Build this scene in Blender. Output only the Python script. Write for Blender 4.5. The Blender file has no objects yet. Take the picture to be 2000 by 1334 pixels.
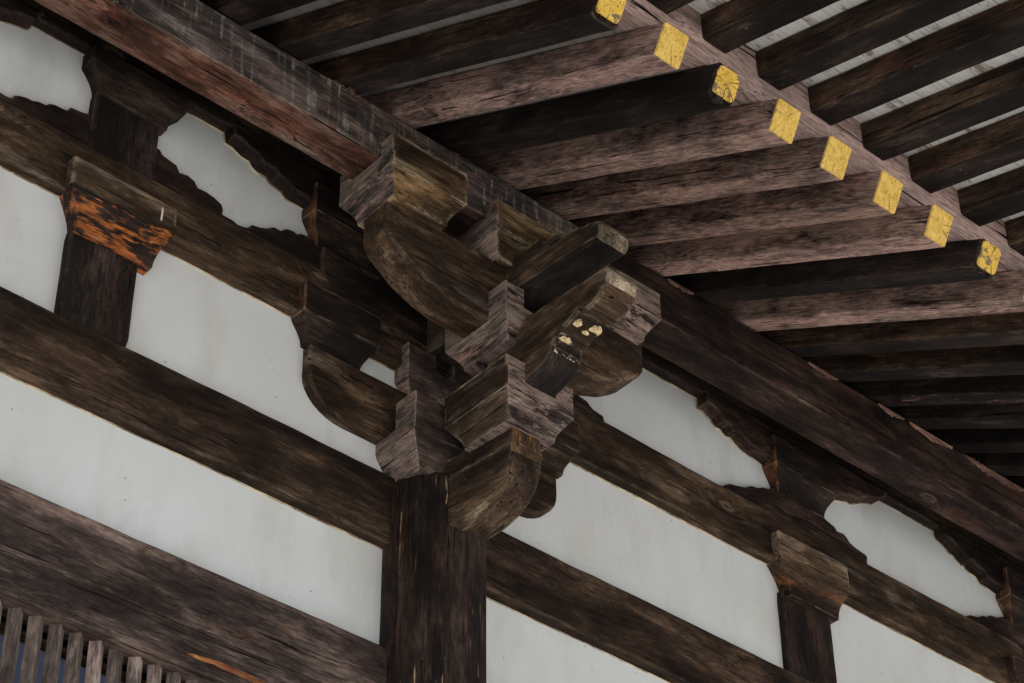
import bpy, bmesh, math, random
from mathutils import Vector, Matrix, noise
random.seed(7)
S = bpy.context.scene
# ------------------------------------------------------------------ camera
CAM = Vector((-5.008, -6.146, 1.6))
RM = ((0.75138908, -0.65979216, -0.00942095), (0.41095989, 0.47908702, -0.77562078), (0.51626197, 0.57892135, 0.63112887))
FPX = 4403.89
cam_d = bpy.data.cameras.new("camera"); cam = bpy.data.objects.new("camera", cam_d); S.collection.objects.link(cam); S.camera = cam
cam_d.sensor_width = 36.0; cam_d.lens = FPX / 2000 * 36; cam_d.clip_start = 0.1; cam_d.clip_end = 2000
cam.matrix_world = Matrix(((RM[0][0], -RM[1][0], -RM[2][0], CAM.x), (RM[0][1], -RM[1][1], -RM[2][1], CAM.y), (RM[0][2], -RM[1][2], -RM[2][2], CAM.z), (0, 0, 0, 1)))
# ------------------------------------------------------------------ world, sun, exposure
SUN_EL, SUN_ROT = 57.0, 212.0
w = bpy.data.worlds.new("World"); S.world = w; w.use_nodes = True
nt = w.node_tree; nt.nodes.clear()
sky = nt.nodes.new("ShaderNodeTexSky"); sky.sky_type = 'NISHITA'; sky.sun_disc = False
sky.sun_elevation = math.radians(SUN_EL); sky.sun_rotation = math.radians(SUN_ROT)
sky.air_density = 1.0; sky.dust_density = 2.0; sky.ozone_density = 1.0
bg = nt.nodes.new("ShaderNodeBackground"); bg.inputs[1].default_value = 0.06
wo = nt.nodes.new("ShaderNodeOutputWorld"); nt.links.new(sky.outputs[0], bg.inputs[0]); nt.links.new(bg.outputs[0], wo.inputs[0])
sd = bpy.data.lights.new("sun", 'SUN'); sd.energy = 3.5; sd.angle = math.radians(0.6); sd.color = (1.0, 0.96, 0.90)
so = bpy.data.objects.new("sun", sd); S.collection.objects.link(so)
_e, _r = math.radians(SUN_EL), math.radians(SUN_ROT)
SD = Vector((math.sin(_r) * math.cos(_e), math.cos(_r) * math.cos(_e), math.sin(_e)))
so.rotation_euler = SD.to_track_quat('Z', 'Y').to_euler(); so.location = (0, -20, 30)
S.view_settings.view_transform = 'Standard'; S.view_settings.look = 'None'; S.view_settings.exposure = 1.02; S.view_settings.gamma = 1.0
S.cycles.max_bounces = 8; S.cycles.diffuse_bounces = 6
# ------------------------------------------------------------------ traced points -> world
def W(x, y, ax, v):
    d = Vector(((x - 1000) / FPX, (y - 667) / FPX, 1.0))
    d = Vector([RM[0][k] * d.x + RM[1][k] * d.y + RM[2][k] * d.z for k in range(3)])
    return CAM + d * ((v - CAM[ax]) / d[ax])
# ------------------------------------------------------------------ materials
class NB:
    def __init__(s, name):
        s.m = bpy.data.materials.new(name); s.m.use_nodes = True; s.t = s.m.node_tree; s.t.nodes.clear()
        s.out = s.n("ShaderNodeOutputMaterial"); s.b = s.n("ShaderNodeBsdfPrincipled"); s.l(s.b.outputs[0], s.out.inputs[0])
    def n(s, k, **kw):
        x = s.t.nodes.new(k)
        for a, v in kw.items(): setattr(x, a, v)
        return x
    def l(s, a, b): s.t.links.new(a, b)
    def mapping(s, vec, sc):
        m = s.n("ShaderNodeMapping"); m.inputs['Scale'].default_value = sc; s.l(vec, m.inputs['Vector']); return m.outputs[0]
    def noise(s, vec, scale=1.0, detail=6, rough=.6, dist=0.0):
        x = s.n("ShaderNodeTexNoise"); x.inputs['Scale'].default_value = scale; x.inputs['Detail'].default_value = detail
        x.inputs['Roughness'].default_value = rough; x.inputs['Distortion'].default_value = dist; s.l(vec, x.inputs['Vector']); return x.outputs[0]
    def ramp(s, v, stops):
        r = s.n("ShaderNodeValToRGB"); e = r.color_ramp.elements
        while len(e) < len(stops): e.new(.5)
        for i, (p, c) in enumerate(stops):
            e[i].position = p; e[i].color = (c, c, c, 1) if not isinstance(c, tuple) else (*c, 1)
        s.l(v, r.inputs[0]); return r.outputs[0]
    def mix(s, f, a, b, mode='MIX'):
        x = s.n("ShaderNodeMix", data_type='RGBA', blend_type=mode)
        for i, v in ((0, f), (6, a), (7, b)):
            if hasattr(v, 'links'): s.l(v, x.inputs[i])
            elif isinstance(v, tuple): x.inputs[i].default_value = (*v, 1)
            else: x.inputs[i].default_value = v
        return x.outputs[2]
    def math(s, op, a, b=0.0):
        x = s.n("ShaderNodeMath", operation=op)
        for i, v in enumerate((a, b)):
            if hasattr(v, 'links'): s.l(v, x.inputs[i])
            else: x.inputs[i].default_value = v
        return x.outputs[0]

def wood(name, axis='X', dark=(.019, .0115, .008), light=(.105, .063, .038), tint=None, tint_amt=0.0, paint=None, paint_amt=0.0, gray=0.0, drips=0.0, wear=.5, rough=.78, rings=False, cracks=.5, pscale=1.0, psoft=.022, scratch=0.0, holes=0.0, stain=.6, wr=.016, wcol=(.32, .25, .175)):
    B = NB(name)
    tc = B.n("ShaderNodeTexCoord"); oi = B.n("ShaderNodeObjectInfo")
    off = B.n("ShaderNodeVectorMath", operation='SCALE'); off.inputs[0].default_value = (31.7, 17.3, 53.1); B.l(oi.outputs['Random'], off.inputs['Scale'])
    add = B.n("ShaderNodeVectorMath", operation='ADD'); B.l(tc.outputs['Object'], add.inputs[0]); B.l(off.outputs[0], add.inputs[1])
    # warp along the grain so that the lines wander
    P = add.outputs[0]
    def sc(a, c): return {'X': (a, c, c), 'Y': (c, a, c), 'Z': (c, c, a)}[axis]
    wn = B.n("ShaderNodeTexNoise"); wn.inputs['Scale'].default_value = 1.0; wn.inputs['Detail'].default_value = 3; B.l(B.mapping(P, sc(1.3, 5)), wn.inputs['Vector'])
    # knots: sparse voronoi cells that push the grain aside
    vo = B.n("ShaderNodeTexVoronoi"); vo.inputs['Scale'].default_value = 1.0; B.l(B.mapping(P, sc(1.5, 3.6)), vo.inputs['Vector'])
    kn = B.ramp(vo.outputs['Distance'], [(0.0, 1.0), (.13, .55), (.3, 0.0)])
    wv = B.n("ShaderNodeVectorMath", operation='SCALE'); B.l(wn.outputs['Color'], wv.inputs[0]); wv.inputs['Scale'].default_value = .055
    P2 = B.n("ShaderNodeVectorMath", operation='ADD'); B.l(P, P2.inputs[0]); B.l(wv.outputs[0], P2.inputs[1])
    kv = B.n("ShaderNodeVectorMath", operation='SCALE'); B.l(kn, kv.inputs['Scale']); kv.inputs[0].default_value = (.045, .045, .045)
    P3 = B.n("ShaderNodeVectorMath", operation='ADD'); B.l(P2.outputs[0], P3.inputs[0]); B.l(kv.outputs[0], P3.inputs[1]); P3 = P3.outputs[0]
    fine = B.noise(B.mapping(P3, sc(6, 62)), 1, 7, .72)
    mid = B.noise(B.mapping(P3, sc(2.6, 24)), 1, 7, .66)
    fib = B.noise(B.mapping(P3, sc(14, 150)), 1, 4, .7)
    big = B.noise(B.mapping(P, sc(1.0, 3.2)), 1, 5, .6, .4)
    med = B.noise(B.mapping(P3, sc(3.2, 9)), 1, 9, .66, .25)
    g = B.math('ADD', B.math('ADD', B.math('MULTIPLY', mid, .30), B.math('MULTIPLY', fine, .17)), B.math('MULTIPLY', med, .53))
    gm = B.ramp(g, [(.41, 0.0), (.50, .28), (.60, 1.05)])
    col = B.mix(gm, dark, light)
    bigm = B.ramp(big, [(.36, .32), (.5, .92), (.64, 1.75)])
    col = B.mix(1.0, col, bigm, 'MULTIPLY')
    big2 = B.noise(B.mapping(P, sc(.8, 4.5)), 1.7, 5, .6, .5)
    if tint:
        tm = B.ramp(B.math('ADD', B.math('MULTIPLY', big2, .75), B.math('MULTIPLY', mid, .25)), [(.62 - .3 * tint_amt, 0.0), (.72 - .3 * tint_amt, 1.0)])
        col = B.mix(B.math('MULTIPLY', tm, .8), col, B.mix(gm, tuple(c * .55 for c in tint), tint))
    hm = None
    if paint_amt > 0:
        pn = B.math('ADD', B.math('MULTIPLY', B.noise(B.mapping(P3, sc(2.8 * pscale, 8 * pscale)), 1.0, 9, .68, .3), .66), B.math('ADD', B.math('MULTIPLY', g, .16), B.math('MULTIPLY', fib, .18)))
        t = .635 - .25 * paint_amt
        hm = B.ramp(pn, [(t, 0.0), (t + psoft, 1.0)])
        pc = B.mix(B.ramp(fine, [(.3, 0.0), (.7, 1.0)]), tuple(c * .72 for c in paint), tuple(min(1, c * 1.12) for c in paint))
        pc = B.mix(B.ramp(big, [(.42, 0.0), (.6, .55)]), pc, tuple(c * .6 + .035 for c in paint))
        col = B.mix(B.math('MULTIPLY', hm, .92), col, pc)
    if gray > 0:
        gn = B.math('ADD', B.math('MULTIPLY', big2, .45), B.math('MULTIPLY', g, .55))
        t = .60 - .20 * gray
        col = B.mix(B.math('MULTIPLY', B.ramp(gn, [(t, 0.0), (t + .10, 1.0)]), .75), col, (.185, .150, .122))
    if drips > 0:
        vd = B.mapping(P, (38, 38, 3.0)); dn = B.noise(vd, 1, 4, .6)
        dm = B.math('MULTIPLY', B.ramp(dn, [(.52, 0.0), (.62, 1.0)]), B.ramp(B.noise(B.mapping(P, (2.2, 2.2, 4)), 1, 3, .5), [(.58 - .2 * drips, 0.0), (.66 - .2 * drips, 1.0)]))
        col = B.mix(B.math('MULTIPLY', B.math('MULTIPLY', dm, B.ramp(B.noise(P, 30, 4, .7), [(.4, .1), (.6, 1.0)])), .7), col, (.40, .38, .31))
    # broad soft soot and water stains
    st_ = B.ramp(B.math('ADD', B.math('MULTIPLY', B.noise(B.mapping(P, sc(1.5, 4.6)), 1.3, 8, .62, .6), .76), B.math('MULTIPLY', fib, .24)), [(.43, 1.0), (.51, 0.0)])
    col = B.mix(B.math('MULTIPLY', st_, stain), col, tuple(c * .75 for c in dark))
    # knots: pale ring round a dark heart, only in some cells
    kp = B.math('GREATER_THAN', B.noise(vo.outputs['Position'], 3.7, 0, .5), .47)
    col = B.mix(B.math('MULTIPLY', B.ramp(vo.outputs['Distance'], [(.05, 0.0), (.065, .55), (.085, .15), (.105, .55), (.13, 0.0)]), kp), col, tuple(min(1, c * 1.9 + .02) for c in light))
    col = B.mix(B.math('MULTIPLY', B.ramp(vo.outputs['Distance'], [(.02, .9), (.05, .5), (.062, 0.0)]), kp), col, tuple(c * .6 for c in dark))
    gl = B.ramp(B.noise(B.mapping(P3, sc(1.6, 85)), 1, 3, .6), [(.36, .72), (.45, 0.0)])
    col = B.mix(B.math('MULTIPLY', gl, .6), col, tuple(c * .5 for c in dark))
    # splits along the grain
    cr = B.ramp(B.noise(B.mapping(P3, sc(1.1, 60)), 1, 2, .5), [(.285 + .05 * cracks, 0.0), (.32 + .05 * cracks, 1.0)])
    col = B.mix(B.math('SUBTRACT', 1.0, cr), col, (.008, .006, .005))
    # worn arrises
    if wear > 0:
        bv = B.n("ShaderNodeBevel"); bv.samples = 4; bv.inputs['Radius'].default_value = wr
        ge = B.n("ShaderNodeNewGeometry"); dt = B.n("ShaderNodeVectorMath", operation='DOT_PRODUCT'); B.l(bv.outputs[0], dt.inputs[0]); B.l(ge.outputs['Normal'], dt.inputs[1])
        em = B.math('MULTIPLY', B.ramp(dt.outputs['Value'], [(.78, 1.0), (.992, 0.0)]), B.ramp(B.noise(B.mapping(P, sc(7, 14)), 1, 6, .72), [(.45, 0.0), (.60, 1.0)]))
        col = B.mix(B.math('MULTIPLY', em, wear), col, wcol)
    if scratch > 0:
        sn = B.math('MULTIPLY', B.ramp(B.noise(B.mapping(P, sc(2.4, 130)), 1, 1, .4), [(.70, 0.0), (.745, 1.0)]), B.ramp(B.noise(B.mapping(P, sc(4, 6)), 1, 2, .5), [(.50, 0.0), (.56, 1.0)]))
        col = B.mix(B.math('MULTIPLY', sn, scratch), col, (.42, .30, .18))
    # pale scratches, dust flecks
    fl = B.ramp(B.noise(B.mapping(P, sc(60, 90)), 1, 2, .5), [(.74, 0.0), (.78, 1.0)])
    col = B.mix(B.math('MULTIPLY', fl, .5), col, (.3, .24, .17))
    hv = B.math('ADD', B.math('MULTIPLY', g, 1.0), B.math('MULTIPLY', cr, .6))
    if hm: hv = B.math('ADD', hv, B.math('MULTIPLY', hm, .18))
    bp = B.n("ShaderNodeBump"); bp.inputs['Strength'].default_value = .9; bp.inputs['Distance'].default_value = .008; B.l(hv, bp.inputs['Height']); B.l(bp.outputs[0], B.b.inputs['Normal'])
    spk = B.ramp(B.noise(P, 38, 5, .7), [(.34, .84), (.5, 1.0), (.68, 1.14)]); col = B.mix(1.0, col, spk, 'MULTIPLY')
    col = B.mix(1.0, col, B.ramp(fib, [(.34, .58), (.5, 1.0), (.66, 1.42)]), 'MULTIPLY')
    if holes > 0:
        vh = B.n("ShaderNodeTexVoronoi"); vh.inputs['Scale'].default_value = 30; B.l(P, vh.inputs['Vector'])
        hk = B.math('MULTIPLY', B.ramp(vh.outputs['Distance'], [(.17, 1.0), (.23, 0.0)]), B.ramp(B.noise(P, 9, 2, .5), [(.60 - .1 * holes, 0.0), (.62 - .1 * holes, 1.0)]))
        col = B.mix(hk, col, (.004, .003, .002))
    B.l(col, B.b.inputs['Base Color']); B.b.inputs['Roughness'].default_value = rough; B.b.inputs['Specular IOR Level'].default_value = .12
    return B.m

def endgrain(name, c1, c2, holes=.4, bare=.25, center=None):
    B = NB(name); tc = B.n("ShaderNodeTexCoord"); oi = B.n("ShaderNodeObjectInfo"); P = tc.outputs['Object']
    off = B.n("ShaderNodeVectorMath", operation='SCALE'); off.inputs[0].default_value = (31.7, 17.3, 53.1); B.l(oi.outputs['Random'], off.inputs['Scale'])
    add = B.n("ShaderNodeVectorMath", operation='ADD'); B.l(P, add.inputs[0]); B.l(off.outputs[0], add.inputs[1]); Q = add.outputs[0]
    n1 = B.noise(B.mapping(Q, (14, 14, 14)), 1, 7, .7); fine = B.noise(B.mapping(Q, (150, 150, 60)), 1, 3, .6)
    col = B.mix(B.ramp(n1, [(.35, 0.0), (.65, 1.0)]), c1, c2)
    col = B.mix(B.ramp(fine, [(.36, .55), (.5, 0.0)]), col, tuple(c * .45 for c in c1))
    # radial drying checks: stretched voronoi edges
    vo = B.n("ShaderNodeTexVoronoi", feature='DISTANCE_TO_EDGE'); vo.inputs['Scale'].default_value = 15; vo.inputs['Randomness'].default_value = 1
    wv = B.n("ShaderNodeVectorMath", operation='ADD'); B.l(Q, wv.inputs[0]); nn = B.n("ShaderNodeTexNoise"); nn.inputs['Scale'].default_value = 20; B.l(Q, nn.inputs['Vector'])
    s2 = B.n("ShaderNodeVectorMath", operation='SCALE'); s2.inputs['Scale'].default_value = .05; B.l(nn.outputs['Color'], s2.inputs[0]); B.l(s2.outputs[0], wv.inputs[1]); B.l(wv.outputs[0], vo.inputs['Vector'])
    pres = B.ramp(B.noise(Q, 9, 3, .5), [(.47, 0.0), (.58, 1.0)])
    ck = B.math('MULTIPLY', B.ramp(vo.outputs['Distance'], [(.0, 1.0), (.030, 0.0)]), pres)
    if center:
        mp = B.n("ShaderNodeMapping"); mp.inputs['Location'].default_value = (-center[0], -center[1], 0)
        sw = B.n("ShaderNodeSeparateXYZ"); B.l(P, sw.inputs[0]); cb = B.n("ShaderNodeCombineXYZ")
        B.l(sw.outputs[0], cb.inputs[0]); B.l(sw.outputs[2], cb.inputs[1]); B.l(cb.outputs[0], mp.inputs['Vector'])
        gr = B.n("ShaderNodeTexGradient", gradient_type='RADIAL'); B.l(mp.outputs[0], gr.inputs[0])
        wob = B.math('ADD', gr.outputs['Fac'], B.math('MULTIPLY', B.noise(Q, 22, 3, .6), .035))
        n1d = B.n("ShaderNodeTexNoise", noise_dimensions='1D'); n1d.inputs['Scale'].default_value = 26; n1d.inputs['Detail'].default_value = 1
        B.l(B.math('ADD', wob, B.math('MULTIPLY', oi.outputs['Random'], 40.0)), n1d.inputs['W'])
        ck = B.math('MULTIPLY', B.ramp(n1d.outputs['Fac'], [(.30, 1.0), (.345, 0.0)]), B.ramp(B.noise(Q, 10, 2, .5), [(.44, .1), (.56, 1.0)]))
        ln = B.n("ShaderNodeVectorMath", operation='LENGTH'); B.l(mp.outputs[0], ln.inputs[0])
        rg = B.math('SINE', B.math('MULTIPLY', B.math('ADD', ln.outputs['Value'], B.math('MULTIPLY', B.noise(Q, 12, 2, .5), .02)), 620.0))
        col = B.mix(B.math('MULTIPLY', B.ramp(rg, [(.3, 0.0), (1.0, 1.0)]), .22), col, tuple(c * .6 for c in c1))
    ck = B.math('MULTIPLY', ck, .55 if bare < .1 else 1.0)
    col = B.mix(ck, col, (.03, .015, .005))
    v2 = B.n("ShaderNodeTexVoronoi"); v2.inputs['Scale'].default_value = 46; B.l(Q, v2.inputs['Vector'])
    ho = B.math('MULTIPLY', B.ramp(v2.outputs['Distance'], [(.16, 1.0), (.22, 0.0)]), B.ramp(B.noise(Q, 13, 2, .5), [(.66 - .15 * holes, 0.0), (.68 - .15 * holes, 1.0)]))
    col = B.mix(ho, col, (.02, .012, .006))
    if bare > 0:
        bn = B.ramp(B.noise(B.mapping(Q, (16, 16, 16)), 1, 8, .7), [(.70 - .25 * bare, 0.0), (.73 - .25 * bare, 1.0)])
        col = B.mix(bn, col, (.16, .115, .06))
    bp = B.n("ShaderNodeBump"); bp.inputs['Strength'].default_value = .7; bp.inputs['Distance'].default_value = .004; bp.invert = True
    B.l(B.math('ADD', ck, B.math('ADD', ho, B.math('MULTIPLY', fine, .2))), bp.inputs['Height']); B.l(bp.outputs[0], B.b.inputs['Normal'])
    B.l(col, B.b.inputs['Base Color']); B.b.inputs['Roughness'].default_value = .75
    return B.m

def plaster():
    B = NB("plaster"); tc = B.n("ShaderNodeTexCoord"); P = tc.outputs['Object']
    a = B.noise(P, 1.1, 6, .6, .3); b = B.noise(B.mapping(P, (4, 4, 1.5)), 1, 6, .65)
    col = B.mix(B.ramp(a, [(.35, 0.0), (.65, 1.0)]), (.605, .602, .570), (.675, .674, .655))
    col = B.mix(B.math('MULTIPLY', B.ramp(b, [(.50, 0.0), (.66, 1.0)]), .55), col, (.53, .515, .455))
    v = B.n("ShaderNodeTexVoronoi"); v.inputs['Scale'].default_value = 9; B.l(P, v.inputs['Vector'])
    sp = B.ramp(v.outputs['Distance'], [(.03, 1.0), (.05, 0.0)])
    sp = B.math('MULTIPLY', sp, B.ramp(B.noise(P, 3.5, 2, .5), [(.40, 0.0), (.46, 1.0)]))
    col = B.mix(B.math('MULTIPLY', sp, .75), col, (.2, .19, .17))
    sc = B.ramp(B.noise(B.mapping(P, (40, 40, 9)), 1, 3, .6, 1.2), [(.71, 0.0), (.76, 1.0)])
    sc = B.math('MULTIPLY', sc, B.ramp(B.noise(P, 2.3, 2, .5), [(.55, 0.0), (.62, 1.0)]))
    col = B.mix(B.math('MULTIPLY', sc, .5), col, (.3, .27, .23))
    # hairline cracks
    vc = B.n("ShaderNodeTexVoronoi", feature='DISTANCE_TO_EDGE'); vc.inputs['Scale'].default_value = 1.3
    wv = B.n("ShaderNodeVectorMath", operation='ADD'); B.l(P, wv.inputs[0]); nn = B.n("ShaderNodeTexNoise"); nn.inputs['Scale'].default_value = 3; nn.inputs['Detail'].default_value = 6; B.l(P, nn.inputs['Vector']); B.l(nn.outputs['Color'], wv.inputs[1]); B.l(wv.outputs[0], vc.inputs['Vector'])
    cm = B.math('MULTIPLY', B.ramp(vc.outputs['Distance'], [(.0, 1.0), (.0035, 0.0)]), B.ramp(B.noise(P, 1.7, 2, .5), [(.55, 0.0), (.6, 1.0)]))
    col = B.mix(B.math('MULTIPLY', cm, .35), col, (.35, .33, .3))
    bp = B.n("ShaderNodeBump"); bp.inputs['Strength'].default_value = .35; bp.inputs['Distance'].default_value = .006
    B.l(B.math('ADD', b, B.math('MULTIPLY', B.noise(P, 60, 3, .6), .15)), bp.inputs['Height']); B.l(bp.outputs[0], B.b.inputs['Normal'])
    B.l(col, B.b.inputs['Base Color']); B.b.inputs['Roughness'].default_value = .85
    return B.m

def boards(name, c, pitch_axis_scale=1.0):
    B = NB(name); tc = B.n("ShaderNodeTexCoord"); P = tc.outputs['Object']
    fine = B.noise(B.mapping(P, (3, 70, 70)), 1, 5, .65)
    col = B.mix(B.ramp(fine, [(.35, 0.0), (.65, 1.0)]), tuple(x * .75 for x in c), c)
    st = B.ramp(B.noise(B.mapping(P, (2.5, 9, 9)), 1, 7, .7), [(.56, 0.0), (.63, 1.0)])
    col = B.mix(B.math('MULTIPLY', st, .8), col, (.20, .12, .07))
    st2 = B.ramp(B.noise(B.mapping(P, (6, 28, 28)), 1, 5, .7), [(.60, 0.0), (.66, 1.0)])
    col = B.mix(B.math('MULTIPLY', st2, .7), col, (.12, .10, .085))
    B.l(col, B.b.inputs['Base Color']); B.b.inputs['Roughness'].default_value = .85
    bp = B.n("ShaderNodeBump"); bp.inputs['Strength'].default_value = .5; bp.inputs['Distance'].default_value = .003; B.l(fine, bp.inputs['Height']); B.l(bp.outputs[0], B.b.inputs['Normal'])
    return B.m

PINK = (.29, .195, .165)
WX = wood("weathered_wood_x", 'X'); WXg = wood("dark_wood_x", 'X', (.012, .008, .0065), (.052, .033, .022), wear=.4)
WXb = wood("brown_wood_x", 'X', (.024, .014, .0085), (.135, .082, .047), gray=.3, wear=.5)
WXtan = wood("tan_wood_x", 'X', (.045, .028, .017), (.25, .160, .095), gray=.5, wear=1.0, wr=.03, wcol=(.50, .40, .28), stain=.3)
WXgold = wood("golden_worn_wood", 'X', (.020, .011, .006), (.19, .112, .050), gray=.25, wear=1.0, wr=.035, wcol=(.55, .43, .29), tint=(.30, .22, .12), tint_amt=.35)
WXred = wood("reddish_wood", 'X', (.030, .014, .010), (.15, .062, .038), tint=(.20, .066, .036), tint_amt=.5, gray=.55, wear=.7)
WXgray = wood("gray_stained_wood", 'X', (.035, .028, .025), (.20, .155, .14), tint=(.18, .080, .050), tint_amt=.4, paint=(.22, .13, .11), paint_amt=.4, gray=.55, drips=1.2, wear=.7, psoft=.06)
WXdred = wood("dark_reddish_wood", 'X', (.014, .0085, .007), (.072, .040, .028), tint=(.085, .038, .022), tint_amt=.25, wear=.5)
WXlow = wood("purple_brown_wood", 'X', (.030, .021, .018), (.15, .100, .080), tint=(.15, .065, .028), tint_amt=.2, gray=.35, wear=.4)
WY = wood("weathered_wood_y", 'Y', (.026, .017, .011), (.15, .098, .060), gray=.4, wear=1.0, wr=.03, wcol=(.42, .33, .23))
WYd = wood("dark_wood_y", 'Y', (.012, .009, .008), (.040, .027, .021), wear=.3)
WYgold = wood("worn_nose_wood", 'Y', (.026, .016, .011), (.17, .108, .062), gray=.3, wear=1.0, wr=.03, wcol=(.40, .31, .21), tint=(.14, .062, .03), tint_amt=.22)
WYgoldh = wood("bored_nose_wood", 'Y', (.022, .0135, .009), (.125, .078, .043), gray=.1, wear=.7, tint=(.14, .062, .03), tint_amt=.3, holes=1.2)
WYpink = wood("pink_paint_wood_y", 'Y', (.022, .014, .013), (.090, .058, .050), paint=(.42, .265, .21), paint_amt=1.05, gray=.25, wear=.6, psoft=.16, stain=.35)
WYpinkb = wood("bright_pink_wood_y", 'Y', (.05, .03, .026), (.16, .10, .085), paint=(.47, .29, .235), paint_amt=.9, gray=.4, wear=.6, psoft=.10, stain=.3)
WYstripe = wood("faint_pink_stripe_wood", 'Y', (.012, .008, .007), (.045, .030, .024), paint=(.40, .20, .16), paint_amt=.42, wear=.3, psoft=.05)
WYpink2 = wood("pink_paint_wood_half", 'Y', (.020, .013, .012), (.080, .050, .042), paint=(.33, .20, .155), paint_amt=.95, gray=.3, wear=.6, psoft=.14, stain=.5)
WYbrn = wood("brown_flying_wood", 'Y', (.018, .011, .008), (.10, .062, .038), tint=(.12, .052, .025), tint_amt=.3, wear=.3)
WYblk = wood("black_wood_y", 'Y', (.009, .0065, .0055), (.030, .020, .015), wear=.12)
WXpink = wood("pink_paint_wood_x", 'X', (.030, .020, .018), (.12, .075, .062), paint=(.62, .42, .36), paint_amt=1.0, stain=.2, gray=.45, wear=.6, psoft=.05)
WXpatch = wood("patchy_pink_wood_x", 'X', (.014, .009, .008), (.24, .170, .140), paint=(.31, .205, .165), paint_amt=.68, stain=.5, gray=.6, wear=1.0, pscale=1.5, psoft=.04)
WYpatch = wood("patchy_pink_wood_y", 'Y', (.014, .009, .008), (.25, .178, .145), paint=(.33, .20, .16), paint_amt=.66, stain=.5, gray=.7, wear=1.0, pscale=1.5, psoft=.04)
WZ = wood("column_wood", 'Z', (.011, .0075, .0065), (.058, .037, .028), tint=(.07, .030, .018), tint_amt=.3, gray=.12, wear=.3, cracks=.8, scratch=.8)
WZd = wood("dark_post_wood", 'Z', (.012, .009, .008), (.045, .030, .024), tint=(.05, .024, .016), tint_amt=.3, wear=.5)
WZbar = wood("window_bar_wood", 'Z', (.11, .080, .066), (.32, .245, .205), wear=.3, cracks=.1)
WXor = wood("orange_flaking_wood", 'X', (.026, .018, .014), (.11, .072, .048), paint=(.46, .14, .036), paint_amt=.56, wear=.6, pscale=2.4, psoft=.05)
WXor2 = wood("rust_tinted_wood", 'X', (.030, .018, .012), (.14, .080, .048), tint=(.26, .095, .030), tint_amt=.42, wear=.6)
RW_, RH_ = .127, .142
YEL = endgrain("yellow_painted_end_grain", (.60, .36, .055), (.84, .55, .13), .15, .0, (RW_ / 2 - .01, RH_ / 2 + .01))
YELw = endgrain("cracked_yellow_end_grain", (.62, .36, .035), (.84, .53, .09), 1.0, .70, (RW_ / 2, RH_ / 2 + .01))
WEND = wood("brown_nose_end", 'X', (.026, .015, .009), (.12, .070, .036), gray=.1, wear=.8, wr=.03, wcol=(.45, .36, .25), holes=.7, stain=.3)
WTIP = wood("bleached_tip_wood", 'Y', (.10, .07, .045), (.46, .36, .24), gray=.2, wear=.8)
WFLK = wood("flaked_gold_and_pink", 'X', (.020, .012, .009), (.10, .065, .045), paint=(.55, .40, .25), paint_amt=.34, wear=.6, pscale=4)
OREND = wood("orange_stained_end", 'Z', (.05, .03, .017), (.17, .105, .05), paint=(.42, .12, .035), paint_amt=.42, pscale=3, psoft=.05, wear=.5)
PL = plaster(); BRD = boards("whitewashed_boards", (.82, .80, .74)); BRD2 = boards("dusty_boards", (.30, .275, .25))

# ------------------------------------------------------------------ geometry helpers
def jit(p, amp, fr, seed):
    q = Vector(p)
    n = noise.noise_vector(q * fr + Vector((seed, seed * 1.7, seed * .6)))
    n2 = noise.noise_vector(q * fr * 4.3 + Vector((seed * 2.1, 3, seed)))
    return q + n * amp + n2 * amp * .45
def loft(rings, amp=.004, fr=4.0, seed=0.0, capmat=0, closed=True):
    """rings: equal-length loops of 3-D points; returns verts, faces"""
    vs, fs = [], []
    n = len(rings[0])
    assert all(len(r) == n for r in rings)
    for r in rings:
        for p in r: vs.append(jit(p, amp, fr, seed))
    for i in range(len(rings) - 1):
        for k in range(n):
            k2 = (k + 1) % n
            fs.append((i * n + k, i * n + k2, (i + 1) * n + k2, (i + 1) * n + k))
    if closed:
        fs.append(tuple(reversed(range(n)))); fs.append(tuple((len(rings) - 1) * n + k for k in range(n)))
    return vs, fs
def rrect(a0, a1, b0, b1, r=.008, seg=.05, ref=None):
    """rounded rectangle outline in (a,b), ccw, with extra points along the sides (ref = sizes that fix the point count)"""
    pts = []; k = [0]
    def side(p, q):
        L = ref[k[0] % 2] if ref else math.dist(p, q); k[0] += 1; m = max(1, int(L / seg + .3))
        for i in range(m): pts.append((p[0] + (q[0] - p[0]) * i / m, p[1] + (q[1] - p[1]) * i / m))
    c = [(a0 + r, b0), (a1 - r, b0), (a1 - r * .3, b0 + r * .3), (a1, b0 + r), (a1, b1 - r), (a1 - r * .3, b1 - r * .3), (a1 - r, b1), (a0 + r, b1), (a0 + r * .3, b1 - r * .3), (a0, b1 - r), (a0, b0 + r), (a0 + r * .3, b0 + r * .3)]
    for i in range(12):
        p, q = c[i], c[(i + 1) % 12]
        if i in (0, 3, 6, 9): side(p, q)
        else: pts.append(p)
    return pts
def stations(a, b, step=.06, bev=.008):
    L = b - a; m = max(2, int(abs(L) / step)); s = [a + L * i / m for i in range(m + 1)]
    return s
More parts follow.
